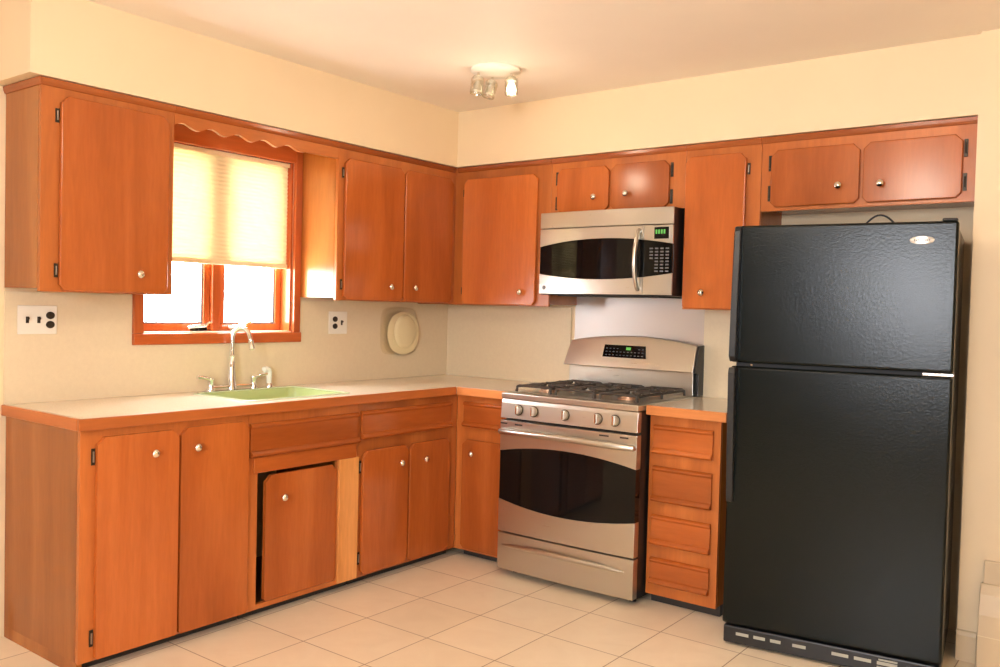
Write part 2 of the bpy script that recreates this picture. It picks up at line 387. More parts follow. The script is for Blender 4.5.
def door(u0, u1, z0, z1, v, mp, parent, kn=None, hg=None, ct=.027, cb=.020, th=.019, m_=None, hz=None, hh=.052):
    b = MB(mp)
    b.prism(panel_outline(u0, u1, z0, z1, ct, cb), v+.001, v+th, 1)
    d = b.build('door', m_ or M['wood_z'], parent, .004, False, 3)
    if kn: knob(kn[0], v+th+.0005, kn[1], mp, d)
    if hg:
        hu = u0-.009 if hg == 'l' else u1+.009
        for z_ in (hz or (z0+.075, z1-.075)): hinge(hu, v+.0012, z_, mp, d, hh)
    return d
def drawer(u0, u1, z0, z1, v, mp, parent, g, name='drawer'):
    h = z1-z0
    pr = [(v+.001, z0), (v+.020, z0), (v+.030, z0+.008), (v+.030, z0+.014), (v+.022, z0+.024), (v+.013, z0+.028), (v+.012, z1-.022), (v+.020, z1-.014), (v+.020, z1-.007), (v+.010, z1), (v+.001, z1)]
    b = MB(mp); b.prism(pr, u0, u1, 0)
    return b.build(name, M['wood_'+g], parent, .0015)
def topmould(u0, u1, v, mp, parent, g, end=False):
    b = MB(mp); b.prism([(v+.0005, 2.112), (v+.006, 2.113), (v+.011, 2.124), (v+.013, 2.139), (v+.0005, 2.139)], u0, u1, 0)
    b.build('top_moulding', M['mould_'+g], parent, .001)

# ------------------------------------------------------------------ wall cabinets
FV = 0.288                                # face frame front
def upper(name, u0, u1, z0, mp, g, label, loc, sidemat=None, mould=None):
    t = thing(name, loc, label, 'cabinet', 'wooden wall cabinets')
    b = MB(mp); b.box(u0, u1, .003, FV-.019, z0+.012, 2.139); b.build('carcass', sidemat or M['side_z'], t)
    b = MB(mp); b.box(u0, u1, FV-.0185, FV, z0, 2.139); b.build('face_frame', M['frame_z'], t, .0015)
    if mould is None: mould = (u0, u1)
    topmould(mould[0], mould[1], FV, mp, t, g)
    return t
t = upper('wall_cabinet', -2.638, -2.100, 1.357, LEFT, 'y', 'single-door wall cabinet left of the window, end panel showing', (.144, -2.37, 1.357))
b = MB(); b.prism([(-2.6385, 2.112), (-2.644, 2.113), (-2.649, 2.124), (-2.651, 2.139), (-2.6385, 2.139)], .003, FV+.013, 0); b.build('end_moulding', M['mould_x'], t, .001)
door(-2.572, -2.130, 1.362, 2.085, FV, LEFT, t, (-2.262, 1.437), 'l')
t = upper('wall_cabinet', -1.195, -.2895, 1.357, LEFT, 'y', 'two-door wall cabinet between the window and the room corner', (.144, -.74, 1.357), mould=(-1.195, -.305))
door(-1.157, -.735, 1.362, 2.070, FV, LEFT, t, (-.840, 1.436), 'l')
door(-.725, -.328, 1.362, 2.070, FV, LEFT, t, (-.653, 1.437))
# scalloped valance bridging the window
b = MB(LEFT); n_ = 90; lo = []
for i in range(n_+1):
    u = -2.099 + (2.099-1.196)*i/n_
    if u < -1.42: zz = 2.066 - .010*math.cos(2*PI*(u+1.99)/.138)*(-1)*(-1)
    else: zz = 2.056 + .028*min(1, (u+1.42)/.09)*0 + (.0 if u < -1.40 else .004)
    lo.append((u, zz))
b.strip(lo, [(u, 2.139) for u, _ in lo], FV-.0185, FV)
vl = b.build('scalloped_valance', M['frame_y']); tag(vl, 'scalloped wooden valance bridging the two cabinets above the window', 'valance')
b = MB(LEFT); b.prism([(FV+.0005, 2.112), (FV+.006, 2.113), (FV+.011, 2.124), (FV+.013, 2.139), (FV+.0005, 2.139)], -2.099, -1.196, 0); b.build('top_moulding', M['mould_y'], vl)

BK = (0, 0, 0)
t = upper('wall_cabinet', .003, .953, 1.352, BACK, 'x', 'single-door wall cabinet in the corner, left of the microwave', (.62, -.144, 1.352), mould=(.305, .953))
door(.362, .873, 1.358, 2.067, FV, BACK, t, (.785, 1.428), 'l', hh=.04)
t = upper('wall_cabinet', .955, 1.728, 1.842, BACK, 'x', 'low two-door wall cabinet directly above the microwave', (1.34, -.144, 1.842))
door(1.000, 1.313, 1.850, 2.077, FV, BACK, t, (1.236, 1.919), 'l', hz=(1.90, 2.03), hh=.07, ct=.026, cb=.02)
door(1.325, 1.648, 1.850, 2.077, FV, BACK, t, (1.420, 1.926), 'r', hz=(1.90, 2.03), hh=.07, ct=.026, cb=.02)
t = upper('wall_cabinet', 1.730, 2.099, 1.355, BACK, 'x', 'narrow single-door wall cabinet between microwave and refrigerator', (1.915, -.144, 1.355))
door(1.735, 2.033, 1.360, 2.080, FV, BACK, t, (1.840, 1.435), 'r', cb=.012)
t = upper('wall_cabinet', 2.101, 2.972, 1.806, BACK, 'x', 'low two-door wall cabinet over the refrigerator', (2.54, -.144, 1.806))
door(2.150, 2.531, 1.822, 2.075, FV, BACK, t, (2.450, 1.899), 'l', hz=(1.885, 2.02), hh=.07)
door(2.545, 2.922, 1.822, 2.075, FV, BACK, t, (2.620, 1.897), 'r', hz=(1.885, 2.02), hh=.07)

# ------------------------------------------------------------------ base cabinets
BV = 0.577; BT = 0.876
def base(name, u0, u1, mp, g, label, loc, toe=True, zb=.045):
    t = thing(name, loc, label, 'cabinet', 'wooden base cabinets')
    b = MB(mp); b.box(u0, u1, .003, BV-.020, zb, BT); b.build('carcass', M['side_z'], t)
    b = MB(mp); b.box(u0, u1, BV-.0195, BV, zb-.004, BT); b.build('face_frame', M['frame_z'], t, .0015)
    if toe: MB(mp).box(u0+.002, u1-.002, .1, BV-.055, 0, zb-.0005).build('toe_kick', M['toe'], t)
    return t
t = base('base_cabinet', -2.628, -1.921, LEFT, 'y', 'two-door base cabinet with tall doors at the left end of the counter', (.29, -2.27, 0))
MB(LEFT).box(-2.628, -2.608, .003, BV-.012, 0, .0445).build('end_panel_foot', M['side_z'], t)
door(-2.574, -2.252, .048, .843, BV, LEFT, t, (-2.362, .765), 'l', hz=(.125, .775), hh=.06, cb=.006)
door(-2.242, -1.930, .048, .846, BV, LEFT, t, (-2.182, .767), cb=.006)
# sink base: open frame with a recessed door
t = thing('base_cabinet', (.29, -1.61, 0), 'base cabinet under the sink with a recessed door and a false drawer front', 'cabinet', 'wooden base cabinets')
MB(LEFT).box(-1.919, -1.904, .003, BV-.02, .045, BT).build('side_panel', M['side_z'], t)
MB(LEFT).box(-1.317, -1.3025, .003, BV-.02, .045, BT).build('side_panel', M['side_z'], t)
MB(LEFT).box(-1.903, -1.318, .003, BV-.02, .045, .060).build('bottom_panel', M['dark_wood'], t)
b = MB(LEFT)
b.box(-1.919, -1.872, BV-.0195, BV, .041, BT); b.box(-1.426, -1.3025, BV-.0195, BV, .041, BT)
b.box(-1.872, -1.426, BV-.0195, BV, .622, BT); b.box(-1.872, -1.426, BV-.0195, BV, .041, .062)
b.build('face_frame', M['frame_z'], t)
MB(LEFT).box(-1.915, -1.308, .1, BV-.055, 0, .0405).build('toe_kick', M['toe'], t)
drawer(-1.918, -1.308, .690, .832, BV, LEFT, t, 'y', 'false_drawer_front')
MB(LEFT).box(-1.899, -1.320, BV+.0005, BV+.012, .622, .688).build('apron', M['wood_y'], t, .002)
door(-1.828, -1.430, .064, .603, BV-.018, LEFT, t, (-1.742, .500), cb=.01)
MB(LEFT).box(-1.424, -1.3035, BV+.0005, BV+.014, .046, .622).build('plank', M['light_wood'], t, .002)
t = base('base_cabinet', -1.3015, -.5775, LEFT, 'y', 'two-door base cabinet with one wide drawer, between sink and corner', (.29, -.95, 0))
drawer(-1.286, -.640, .702, .836, BV, LEFT, t, 'y')
door(-1.279, -.968, .053, .645, BV, LEFT, t, (-1.033, .562), 'l', hz=(.135, .57), hh=.06)
door(-.956, -.650, .050, .645, BV, LEFT, t, (-.855, .560), cb=.02)
t = thing('base_cabinet', (.77, -.29, 0), 'single-door base cabinet in the corner beside the range', 'cabinet', 'wooden base cabinets')
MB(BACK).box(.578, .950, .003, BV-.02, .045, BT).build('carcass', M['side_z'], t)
MB(BACK).box(.5780, .950, BV-.0195, BV, .041, BT).build('face_frame', M['frame_z'], t, .0015)
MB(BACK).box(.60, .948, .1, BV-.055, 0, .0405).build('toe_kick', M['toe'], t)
drawer(.632, .938, .706, .838, BV, BACK, t, 'x')
door(.632, .938, .055, .638, BV, BACK, t, (.708, .568))
t = base('drawer_cabinet', 1.7285, 2.070, BACK, 'x', 'narrow base cabinet with four drawers between range and refrigerator', (1.905, -.29, 0), zb=.052)
for z0, z1 in ((.697, .828), (.480, .640), (.283, .418), (.103, .222)): drawer(1.752, 2.038, z0, z1, BV, BACK, t, 'x')

# ------------------------------------------------------------------ counters
SX0, SX1, SY0, SY1 = .095, .505, -1.865, -1.290      # sink cut-out
ct = thing('worktop', (.3, -1.4, BT), 'L-shaped pale laminate worktop with wooden edge holding the green sink', 'worktop', 'laminate worktops')
b = MB(); z0, z1 = BT+.001, .914
b.box(.009, SX0, -2.633, -.009, z0, z1); b.box(SX1, .592, -2.633, -.6065, z0, z1)
b.box(SX0, SX1, -2.633, SY0, z0, z1); b.box(SX0, SX1, SY1, -.009, z0, z1)
b.box(SX1, .951, -.6065, -.009, z0, z1)
b.build('laminate_top', M['laminate'], ct)
b = MB(); b.box(.5925, .609, -2.649, -.623, z0-.004, z1+.0015)
b.build('edge_band', M['edge_y'], ct, .003)
MB().box(.610, .951, -.6235, -.607, z0-.004, z1+.0015).build('edge_band', M['edge_x'], ct, .003)
MB().box(.009, .592, -2.649, -2.6335, z0-.004, z1+.0015).build('edge_band', M['edge_end'], ct, .003)
ct = thing('worktop', (1.92, -.3, BT), 'short pale laminate worktop with wooden edge over the four-drawer cabinet', 'worktop', 'laminate worktops')
MB().box(1.7285, 2.108, -.6065, -.009, z0, z1).build('laminate_top', M['laminate'], ct)
MB().box(1.7285, 2.110, -.6235, -.607, z0-.004, z1+.0015).build('edge_band', M['edge_x'], ct, .003)

# backsplash panels (laminate sheets glued to the walls between counter and cabinets)
b = MB(LEFT); b.box(-2.638, -2.113, .0005, .008, .9145, 1.3555); b.box(-2.113, -1.187, .0005, .008, .9145, 1.136); b.box(-1.187, -.0005, .0005, .008, .9145, 1.3555)
o = b.build('backsplash_panel', M['splash']); tag(o, 'beige laminate backsplash sheet on the window wall behind the sink', 'backsplash', 'laminate backsplash sheets')
o = MB(BACK).box(.0085, .922, .0005, .012, .9145, 1.3505).build('backsplash_panel', M['splash'])
tag(o, 'beige laminate backsplash sheet on the back wall left of the range', 'backsplash', 'laminate backsplash sheets')
o = MB(BACK).box(1.7215, 2.20, .0005, .008, .9145, 1.3535).build('backsplash_panel', M['splash'])
tag(o, 'beige laminate backsplash strip between range and refrigerator', 'backsplash', 'laminate backsplash sheets')
o = MB(BACK).box(.945, 1.7205, .0005, .005, .93, 1.42).build('steel_backsplash', M['steel_sheet'])
tag(o, 'stainless steel sheet on the wall between range and microwave', 'backsplash')

# ------------------------------------------------------------------ sink
sk = thing('kitchen_sink', (.3, -1.62, .75), 'avocado green enamel sink set in the worktop under the window', 'sink')
b = MB(); x0, x1, y0, y1 = SX0+.004, SX1-.004, SY0+.004, SY1-.004
zt = .917; wall_ = .012; dep = .73
def ring(x0, x1, y0, y1, z, r, n=5):
    out = []
    for cx, cy, a0 in ((x1-r, y1-r, 0), (x0+r, y1-r, 90), (x0+r, y0+r, 180), (x1-r, y0+r, 270)):
        for k in range(n+1):
            a = math.radians(a0+90*k/n); out.append((cx+r*math.cos(a), cy+r*math.sin(a), z))
    return out
def loft(b, rings, cap0=True, cap1=True):
    R = [[b.v(p) for p in r] for r in rings]
    for A, B in zip(R, R[1:]):
        for k in range(len(A)): b.bm.faces.new((A[k], A[(k+1) % len(A)], B[(k+1) % len(A)], B[k]))
    if cap0: b.bm.faces.new(R[0][::-1])
    if cap1: b.bm.faces.new(R[-1])
i = .012
loft(b, [ring(x0+.045, x1-.045, y0+.045, y1-.045, dep-.012, .05), ring(x0+.03, x1-.03, y0+.03, y1-.03, .872, .03), ring(x0, x1, y0, y1, .90, .03), ring(x0, x1, y0, y1, zt-.002, .03),
         ring(x0+i, x1-i, y0+i, y1-i, zt-.003, .035), ring(x0+i+.006, x1-i-.006, y0+i+.006, y1-i-.006, .902, .04), ring(x0+.040, x1-.040, y0+.040, y1-.040, .872, .04), ring(x0+.055, x1-.055, y0+.055, y1-.055, dep+.03, .05), ring(x0+.08, x1-.08, y0+.08, y1-.08, dep, .05)])
b.build('basin', M['sink'], sk, 0, True)
b = MB()
loft(b, [ring(x0-.016, x1+.016, y0-.016, y1+.016, .9147, .04), ring(x0-.013, x1+.013, y0-.013, y1+.013, .9185, .04), ring(x0+.002, x1-.002, y0+.002, y1-.002, .9195, .03), ring(x0+.002, x1-.002, y0+.002, y1-.002, .9147, .03)], False, False)
R0 = b.bm.verts[:24]
vs = list(b.bm.verts); n4 = len(vs)//4
for k in range(n4): b.bm.faces.new((vs[k], vs[3*n4+k], vs[3*n4+(k+1) % n4], vs[(k+1) % n4]))
b.build('rim', M['sink_rim'], sk, 0, True)
MB().lathe([(.04, 0), (.042, .003), (.02, .004), (0, .002)], (.30, -1.62, dep+.0005), (0, 0, 1), 20).build('drain', M['chrome'], sk, 0, True)

# faucet
fx = .045
fa = thing('kitchen_faucet', (fx, -1.625, .9145), 'chrome gooseneck faucet with two lever handles behind the sink', 'faucet')
MB().tube([(fx, -1.745, .928), (fx, -1.74, .930), (fx, -1.50, .930), (fx, -1.495, .928)], [.008, .013, .013, .008], 12).build('bridge', M['chrome'], fa, 0, True)
MB().lathe([(.027, 0), (.027, .01), (.021, .03), (.016, .10), (.0125, .16), (.0145, .165), (.0115, .17)], (fx, -1.625, .9148), (0, 0, 1), 18).build('spout_base', M['chrome'], fa, 0, True)
pth = [(fx, -1.625, 1.08), (fx, -1.625, 1.165)]
R_ = .040; dx, dy = .55, .835
for k in range(0, 13):
    a = PI*k/12*.97
    d = R_*(1-math.cos(a)); pth.append((fx+dx*d, -1.625+dy*d, 1.165+R_*1.15*math.sin(a)))
e = pth[-1]; pth += [(e[0]+.003, e[1]+.004, e[2]-.012)]
b = MB(); b.tube(pth, .0115, 12); b.build('gooseneck', M['chrome'], fa, 0, True)
e = pth[-1]
MB().lathe([(.0125, 0), (.0135, .01), (.0125, .016), (.0155, .045), (.013, .05)], (e[0], e[1], e[2]), (.1, .14, -1), 16).build('spray_head', M['chrome'], fa, 0, True)
for yy, s in ((-1.74, -1), (-1.50, 1)):
    h = MB(); h.lathe([(.021, 0), (.021, .008), (.014, .02), (.013, .045), (.016, .05), (.014, .062), (0, .066)], (fx, yy, .9148), (0, 0, 1), 16); hv = h.build('valve', M['chrome'], fa, 0, True)
    MB().tube([(fx, yy, .968), (fx+.004, yy+s*.02, .975), (fx+.006, yy+s*.05, .982), (fx+.006, yy+s*.075, .984)], [.010, .009, .0085, .010], 10).build('lever', M['chrome'], hv, 0, True)
sp = thing('side_sprayer', (fx, -1.405, .9145), 'white side sprayer standing right of the chrome faucet', 'sprayer')
MB().lathe([(.02, 0), (.02, .008), (.013, .018), (.012, .022)], (fx, -1.405, .9148), (0, 0, 1), 16).build('holder', M['chrome'], sp, 0, True)
b = MB(); b.tube([(fx, -1.405, .936), (fx, -1.405, .96), (fx, -1.407, .99), (fx, -1.412, 1.003), (fx+.004, -1.43, 1.008), (fx+.006, -1.442, 1.006)], [.0125, .0135, .0155, .0165, .0145, .013], 14).build('spray_body', M['sprayer'], sp, 0, True)

# ------------------------------------------------------------------ plates on the window wall
def plate(u0, u1, z0, z1, label, items):
    t = thing('outlet_plate', (.009, (u0+u1)/2, z0), label, 'outlet', 'wall plates on the window wall')
    MB(LEFT).box(u0, u1, .0085, .0145, z0, z1).build('cover', M['white_plastic'], t, .002)
    for kind, u, z_ in items:
        if kind == 's':
            MB(LEFT).lathe([(.0175, 0), (.0175, .0015), (.016, .002), (0, .002)], (u, .0148, z_), (0, 1, 0), 24, 1.0, .85).build('socket', M['socket'], t)
        else:
            b = MB(LEFT); b.box(u-.006, u+.006, .0148, .016, z_-.013, z_+.013); b.prism([(.016, z_-.004), (.026, z_+.004), (.026, z_+.010), (.016, z_+.006)], u-.004, u+.004, 0)
            b.build('toggle', M['socket'], t)
plate(-2.592, -2.440, 1.188, 1.302, 'cream wall plate with two toggles and a dark outlet, left of the window', [('t', -2.556, 1.245), ('t', -2.512, 1.245), ('s', -2.467, 1.263), ('s', -2.467, 1.226)])
plate(-.992, -.862, 1.176, 1.298, 'cream wall plate with a dark outlet and one toggle, right of the window', [('s', -.950, 1.256), ('s', -.950, 1.218), ('t', -.903, 1.237)])
# oval dish in a rounded clear cover
hd = thing('hanging_dish', (.0085, -.43, 1.05), 'cream oval dish in a rounded clear cover hung on the wall under the cabinet', 'wall dish')
b = MB(); yc, zc = -.452, 1.19
def oval(x, ry, rz, p=2.0, cy=yc, cz=zc, n=40, wav=0.0):
    out = []
    for k in range(n):
        a = 2*PI*k/n; c, s = math.cos(a), math.sin(a); q = (abs(c)**p+abs(s)**p)**(-1/p)*(1+wav*math.cos(8*a)); out.append((x, cy+ry*c*q, cz+rz*s*q))
    return out
b = MB(); loft(b, [oval(.0087, .150, .140, 4.5, wav=.01), oval(.022, .148, .138, 4.5, wav=.01), oval(.028, .138, .130, 4.5, wav=.01), oval(.022, .128, .120, 4.0)], True, True)
b.build('clear_cover', M['clear'], hd, 0, True)
b = MB(); loft(b, [oval(.0288, .110, .112, 2.3, -.440, 1.178), oval(.034, .128, .122, 2.3, -.440, 1.178, wav=.01), oval(.040, .130, .124, 2.3, -.440, 1.178, wav=.01), oval(.044, .118, .112, 2.2, -.440, 1.18), oval(.040, .088, .098, 2.1, -.430, 1.188), oval(.050, .080, .092, 2.1, -.428, 1.188), oval(.054, .070, .080, 2.1, -.426, 1.188)])
b.build('oval_dish', M['cream'], hd, 0, True)

# ------------------------------------------------------------------ range
RX0, RX1 = .955, 1.7215; RF = .690; RM = (RX0+RX1)/2
t = thing('gas_range', (RM, -.35, 0), 'stainless steel gas range with black arched oven window and five knobs', 'range')
MB(BACK).box(RX0+.003, RX1-.003, .01, RF-.045, .03, .885).build('body', M['black'], t)
def arc(u0, u1, z0, zm, n=16): return [(u0+(u1-u0)*k/n, z0+(zm-z0)*(1-(2*k/n-1)**2)) for k in range(n+1)]
def bowed(b, lo, hi, v0, vf, n=None):
    """front panel with a gently bowed front: lo / hi polylines share u samples; vf(u) gives the front depth"""
    F0 = [b.v((u, vf(u), z)) for u, z in lo]; F1 = [b.v((u, vf(u), z)) for u, z in hi]
    B0 = [b.v((u, v0, z)) for u, z in lo]; B1 = [b.v((u, v0, z)) for u, z in hi]
    for k in range(len(lo)-1):
        b.bm.faces.new((F0[k], F0[k+1], F1[k+1], F1[k])); b.bm.faces.new((B0[k], B1[k], B1[k+1], B0[k+1]))
        b.bm.faces.new((F0[k], B0[k], B0[k+1], F0[k+1])); b.bm.faces.new((F1[k], F1[k+1], B1[k+1], B1[k]))
    b.bm.faces.new((F0[0], F1[0], B1[0], B0[0])); b.bm.faces.new((F0[-1], B0[-1], B1[-1], F1[-1]))
rf = lambda u: RF-.002 + .010*(1-((u-RM)/.385)**2)
flat = lambda z: arc(RX0, RX1, z, z)
d = bpy.data.objects.new('oven_door', None); 
b = MB(BACK); bowed(b, flat(.226), arc(RX0, RX1, .386, .348), RF-.043, rf)
bowed(b, arc(RX0, RX1, .627, .668), flat(.781), RF-.043, rf)
dr = b.build('oven_door', M['steel'], t, .001, True)
b = MB(BACK); bowed(b, arc(RX0+.001, RX1-.001, .3865, .3485), arc(RX0+.001, RX1-.001, .6265, .6675), RF-.041, lambda u: rf(u)-.001); b.build('oven_window', M['black_glass'], dr, 0, True)
b = MB(BACK); pp = []
for k in range(17):
    u = RX0+.012+(RX1-RX0-.024)*k/16; s = 2*k/16-1
    pp.append((u, rf(u)+.012+.034*(1-s**4), .725+.010*(1-s*s)))
pp = [(pp[0][0], rf(pp[0][0])+.001, .724)] + pp + [(pp[-1][0], rf(pp[-1][0])+.001, .724)]
b.tube(pp, [.012]+[.0155]*17+[.012], 12).build('oven_handle', M['steel'], dr, 0, True)
for u in (RX0+.03, RX0+.12, RX1-.17, RX1-.07): MB(BACK).box(u-.028, u+.028, rf(u)-.002, rf(u)+.0006, .762, .769).build('vent_slot', M['grey'], dr)
b = MB(BACK); bowed(b, flat(.036), flat(.218), RF-.043, rf); sd = b.build('storage_drawer', M['steel'], t, .001, True)
b = MB(BACK); pp = []
for k in range(15):
    u = RX0+.03+(RX1-RX0-.075)*k/14; s = 2*k/14-1; pp.append((u, rf(u)+.002+.018*(1-s**2), .157+.012*(1-s*s)))
b.tube(pp, [.003]+[.009+.004*math.sin(PI*k/12) for k in range(13)]+[.003], 10).build('drawer_handle', M['steel'], sd, 0, True)
# control panel and cooktop
b = MB(BACK); b.prism([(RF-.04, .793), (RF-.002, .793), (RF-.008, .868), (RF-.012, .886), (RF-.04, .886)], RX0, RX1, 0); cp = b.build('control_panel', M['steel'], t, .001)
for i_, u in enumerate((1.062, 1.153, 1.333, 1.513, 1.606)):
    o = BACK(u, RF-.004, .838); ax = Vector((0, -1, .09))
    kb = MB().lathe([(.023, 0), (.024, .006), (.0225, .014), (.0215, .016), (0, .0165)], o, ax, 22).build('burner_knob', M['steel'], cp, 0, True)
    MB().lathe([(.0275, 0), (.0275, .003), (.0235, .004)], o, ax, 24).build('knob_skirt', M['skirt'], kb, 0, True)
    b = MB(BACK); b.prism([(-.0045, -.021), (.0045, -.021), (.0045, .021), (-.0045, .021)], 0, .010, 1)
    for v_ in b.bm.verts: v_.co += Vector(BACK(u, RF+.010, .839+.001))
    b.build('knob_grip', M['chrome'], kb, .002)
b = MB(BACK); b.box(RX0-.001, RX1+.001, .02, RF-.004, .888, .918); b.build('cooktop', M['steel'], t, .005, False, 3)
MB(BACK).box(RX0+.035, RX1-.035, .12, RF-.07, .9185, .9205).build('burner_well', M['steel'], t, .001)
for cx, cy, r in ((1.115, .50, .042), (1.115, .24, .036), (1.342, .37, .045), (1.57, .50, .042), (1.57, .24, .034)):
    bn = MB(BACK).lathe([(r+.012, 0), (r+.010, .006), (r, .008), (r, .014), (r-.012, .016)], (cx, cy, .921), (0, 0, 1), 20).build('burner', M['copper'], t, 0, True)
    MB(BACK).lathe([(r-.005, 0), (r-.003, .004), (r-.008, .009), (0, .010)], (cx, cy, .9375), (0, 0, 1), 20).build('burner_cap', M['iron'], bn, 0, True)
for g0, g1 in ((RX0+.03, 1.215), (1.219, 1.465), (1.469, RX1-.03)):
    b = MB(BACK); gz = .952; c = (g0+g1)/2; fr_ = RF-.075; bk_ = .125
    bar = lambda pts, r=.0065: b.tube(pts, r, 8)
    for v_ in (fr_, (fr_+bk_)/2, bk_): bar([(g0+.012, v_, .922), (g0+.014, v_, gz-.006), (g0+.026, v_, gz), (g1-.026, v_, gz), (g1-.014, v_, gz-.006), (g1-.012, v_, .922)])
    for u in (g0+.016, g1-.016): bar([(u, bk_-.008, .924), (u, bk_, gz-.004), (u, fr_, gz-.004), (u, fr_+.010, .924)])
    for v_ in (bk_+.12, fr_-.12):
        bar([(c-.075, v_-.05, gz), (c-.05, v_-.045, gz+.004), (c-.018, v_-.012, gz+.002)]); bar([(c+.075, v_-.05, gz), (c+.05, v_-.045, gz+.004), (c+.018, v_-.012, gz+.002)])
        bar([(c-.075, v_+.05, gz), (c-.05, v_+.045, gz+.004), (c-.018, v_+.012, gz+.002)]); bar([(c+.075, v_+.05, gz), (c+.05, v_+.045, gz+.004), (c+.018, v_+.012, gz+.002)])
        bar([(g0+.02, v_, gz), (c-.03, v_, gz+.003)], .006); bar([(g1-.02, v_, gz), (c+.03, v_, gz+.003)], .006)
        bar([(c, v_-.07, gz), (c, v_-.03, gz+.003)], .006); bar([(c, v_+.07, gz), (c, v_+.03, gz+.003)], .006)
    b.build('grate', M['iron'], t, 0, True)
# back guard
MB(BACK).box(RX0+.004, RX1-.022, .022, .072, .9185, 1.036).build('riser_panel', M['steel'], t, .002)
b = MB(BACK); lo = arc(RX0-.008, RX1-.004, 1.038, 1.038); hi = arc(RX0+.012, RX1-.004, 1.172, 1.208)
F0 = [b.v((u, .118, z)) for u, z in lo]; F1 = [b.v((u, .072, z)) for u, z in hi]; B0 = [b.v((u, .024, z)) for u, z in lo]; B1 = [b.v((u, .024, z)) for u, z in hi]
for k in range(16):
    for q in ((F0[k], F0[k+1], F1[k+1], F1[k]), (B0[k], B1[k], B1[k+1], B0[k+1]), (F0[k], B0[k], B0[k+1], F0[k+1]), (F1[k], F1[k+1], B1[k+1], B1[k])): b.bm.faces.new(q)
b.bm.faces.new((F0[0], F1[0], B1[0], B0[0])); b.bm.faces.new((F0[-1], B0[-1], B1[-1], F1[-1]))
bgd = b.build('back_guard', M['steel'], t, .003, True)
b = MB(BACK); b.prism([(.006, .9185), (.074, .9185), (.074, 1.030), (.115, 1.040), (.068, 1.168), (.006, 1.172)], RX1-.021, RX1+.004, 0) if False else None
b = MB(BACK); b.prism([(.006, .919), (.070, .919), (.070, 1.03), (.114, 1.036), (.070, 1.172), (.006, 1.175)], RX1-.0035, RX1+.006, 0); b.build('end_cap', M['black'], t, .003)
b = MB(BACK); b.box(RX0+.002, RX1-.004, .006, .0225, .919, 1.165); b.build('guard_back', M['black'], t)
# oven clock display on the sloped face
sl = (.118-.072)/(1.172-1.038)
def slope(u, z, e=0.0): return (u, .118 - (z-1.038)*sl*.80 + e, z)
b = MB(BACK); q = [slope(*p_, .004) for p_ in ((1.188, 1.093), (1.447, 1.093), (1.435, 1.158), (1.192, 1.158))]; q2 = [slope(*p_, -.004) for p_ in ((1.188, 1.093), (1.447, 1.093), (1.435, 1.158), (1.192, 1.158))]
loft(b, [q2, q]); dp = b.build('display', M['black_glass'], bgd)
b = MB(BACK); q = [slope(*p_, .0052) for p_ in ((1.325, 1.134), (1.352, 1.134), (1.352, 1.148), (1.325, 1.148))]; q2 = [slope(*p_, .0042) for p_ in ((1.325, 1.134), (1.352, 1.134), (1.352, 1.148), (1.325, 1.148))]
loft(b, [q2, q]); b.build('clock_digits', M['green_led'], dp)
b = MB(BACK)
for r_ in range(3):
    for k in range(11):
        u = 1.204+k*.0215; z_ = 1.103+r_*.017
        if r_ == 2 and 4 <= k <= 8: continue
        q = [slope(u+a, z_+c_, .0050) for a, c_ in ((0, 0), (.010, 0), (.010, .004), (0, .004))]; q2 = [slope(u+a, z_+c_, .0041) for a, c_ in ((0, 0), (.010, 0), (.010, .004), (0, .004))]
        loft(b, [q2, q])
b.build('button_marks', M['key'], dp)
for u in (RX0+.05, RX1-.05):
    for v_ in (.1, RF-.1): MB(BACK).lathe([(.018, 0), (.018, .008), (.01, .01), (.01, .029)], (u, v_, 0.0005), (0, 0, 1), 12).build('foot', M['black'], t)

# ------------------------------------------------------------------ microwave
MX0, MX1, MZ0, MZ1 = .966, 1.727, 1.416, 1.8395; MV = .385
t = thing('microwave', (1.35, -.2, MZ0), 'stainless over-the-range microwave with black window mounted under the cabinet', 'microwave')
MB(BACK).box(MX0+.001, MX1, .01, MV-.012, MZ0, MZ1).build('case', M['black'], t, .003)
mxf = lambda u: MV + .020*(1-((u-1.346)/.385)**2)
DU = 1.578
ux = [MX0+(MX1-MX0)*k/24 for k in range(25)]
tz = lambda u: 1.664+.034*(1-((u-1.346)/.381)**2)
bz = lambda u: 1.524-.030*(1-((u-1.346)/.381)**2)
def seg(u0, u1, zf, n=14): return [(u0+(u1-u0)*k/n, zf(u0+(u1-u0)*k/n)) for k in range(n+1)]
b = MB(BACK); bowed(b, seg(MX0, MX1, lambda u: 1.758), seg(MX0, MX1, lambda u: MZ1), MV-.011, mxf); b.build('vent_grille', M['steel'], t, .002, True)
b = MB(BACK); bowed(b, seg(MX0, DU, lambda u: MZ0+.004), seg(MX0, DU, bz), MV-.011, mxf); bowed(b, seg(MX0, DU, tz), seg(MX0, DU, lambda u: 1.754), MV-.011, mxf)
md = b.build('door', M['steel'], t, .001, True)
b = MB(BACK); bowed(b, seg(MX0+.001, DU, lambda u: bz(u)+.0005), seg(MX0+.001, DU, lambda u: tz(u)-.0005), MV-.010, lambda u: mxf(u)-.0015); b.build('window', M['black_glass'], md, 0, True)
b = MB(BACK); hv_ = [(1.556, mxf(1.556)+.001, 1.445), (1.556, mxf(1.556)+.014, 1.455)]
for k in range(13):
    s = 2*k/12-1; hv_.append((1.556, mxf(1.556)+.018+.026*(1-s*s), 1.465+.245*k/12))
hv_ += [(1.556, mxf(1.556)+.014, 1.722), (1.556, mxf(1.556)+.001, 1.732)]
b.tube(hv_, .011, 12).build('handle', M['steel'], md, 0, True)
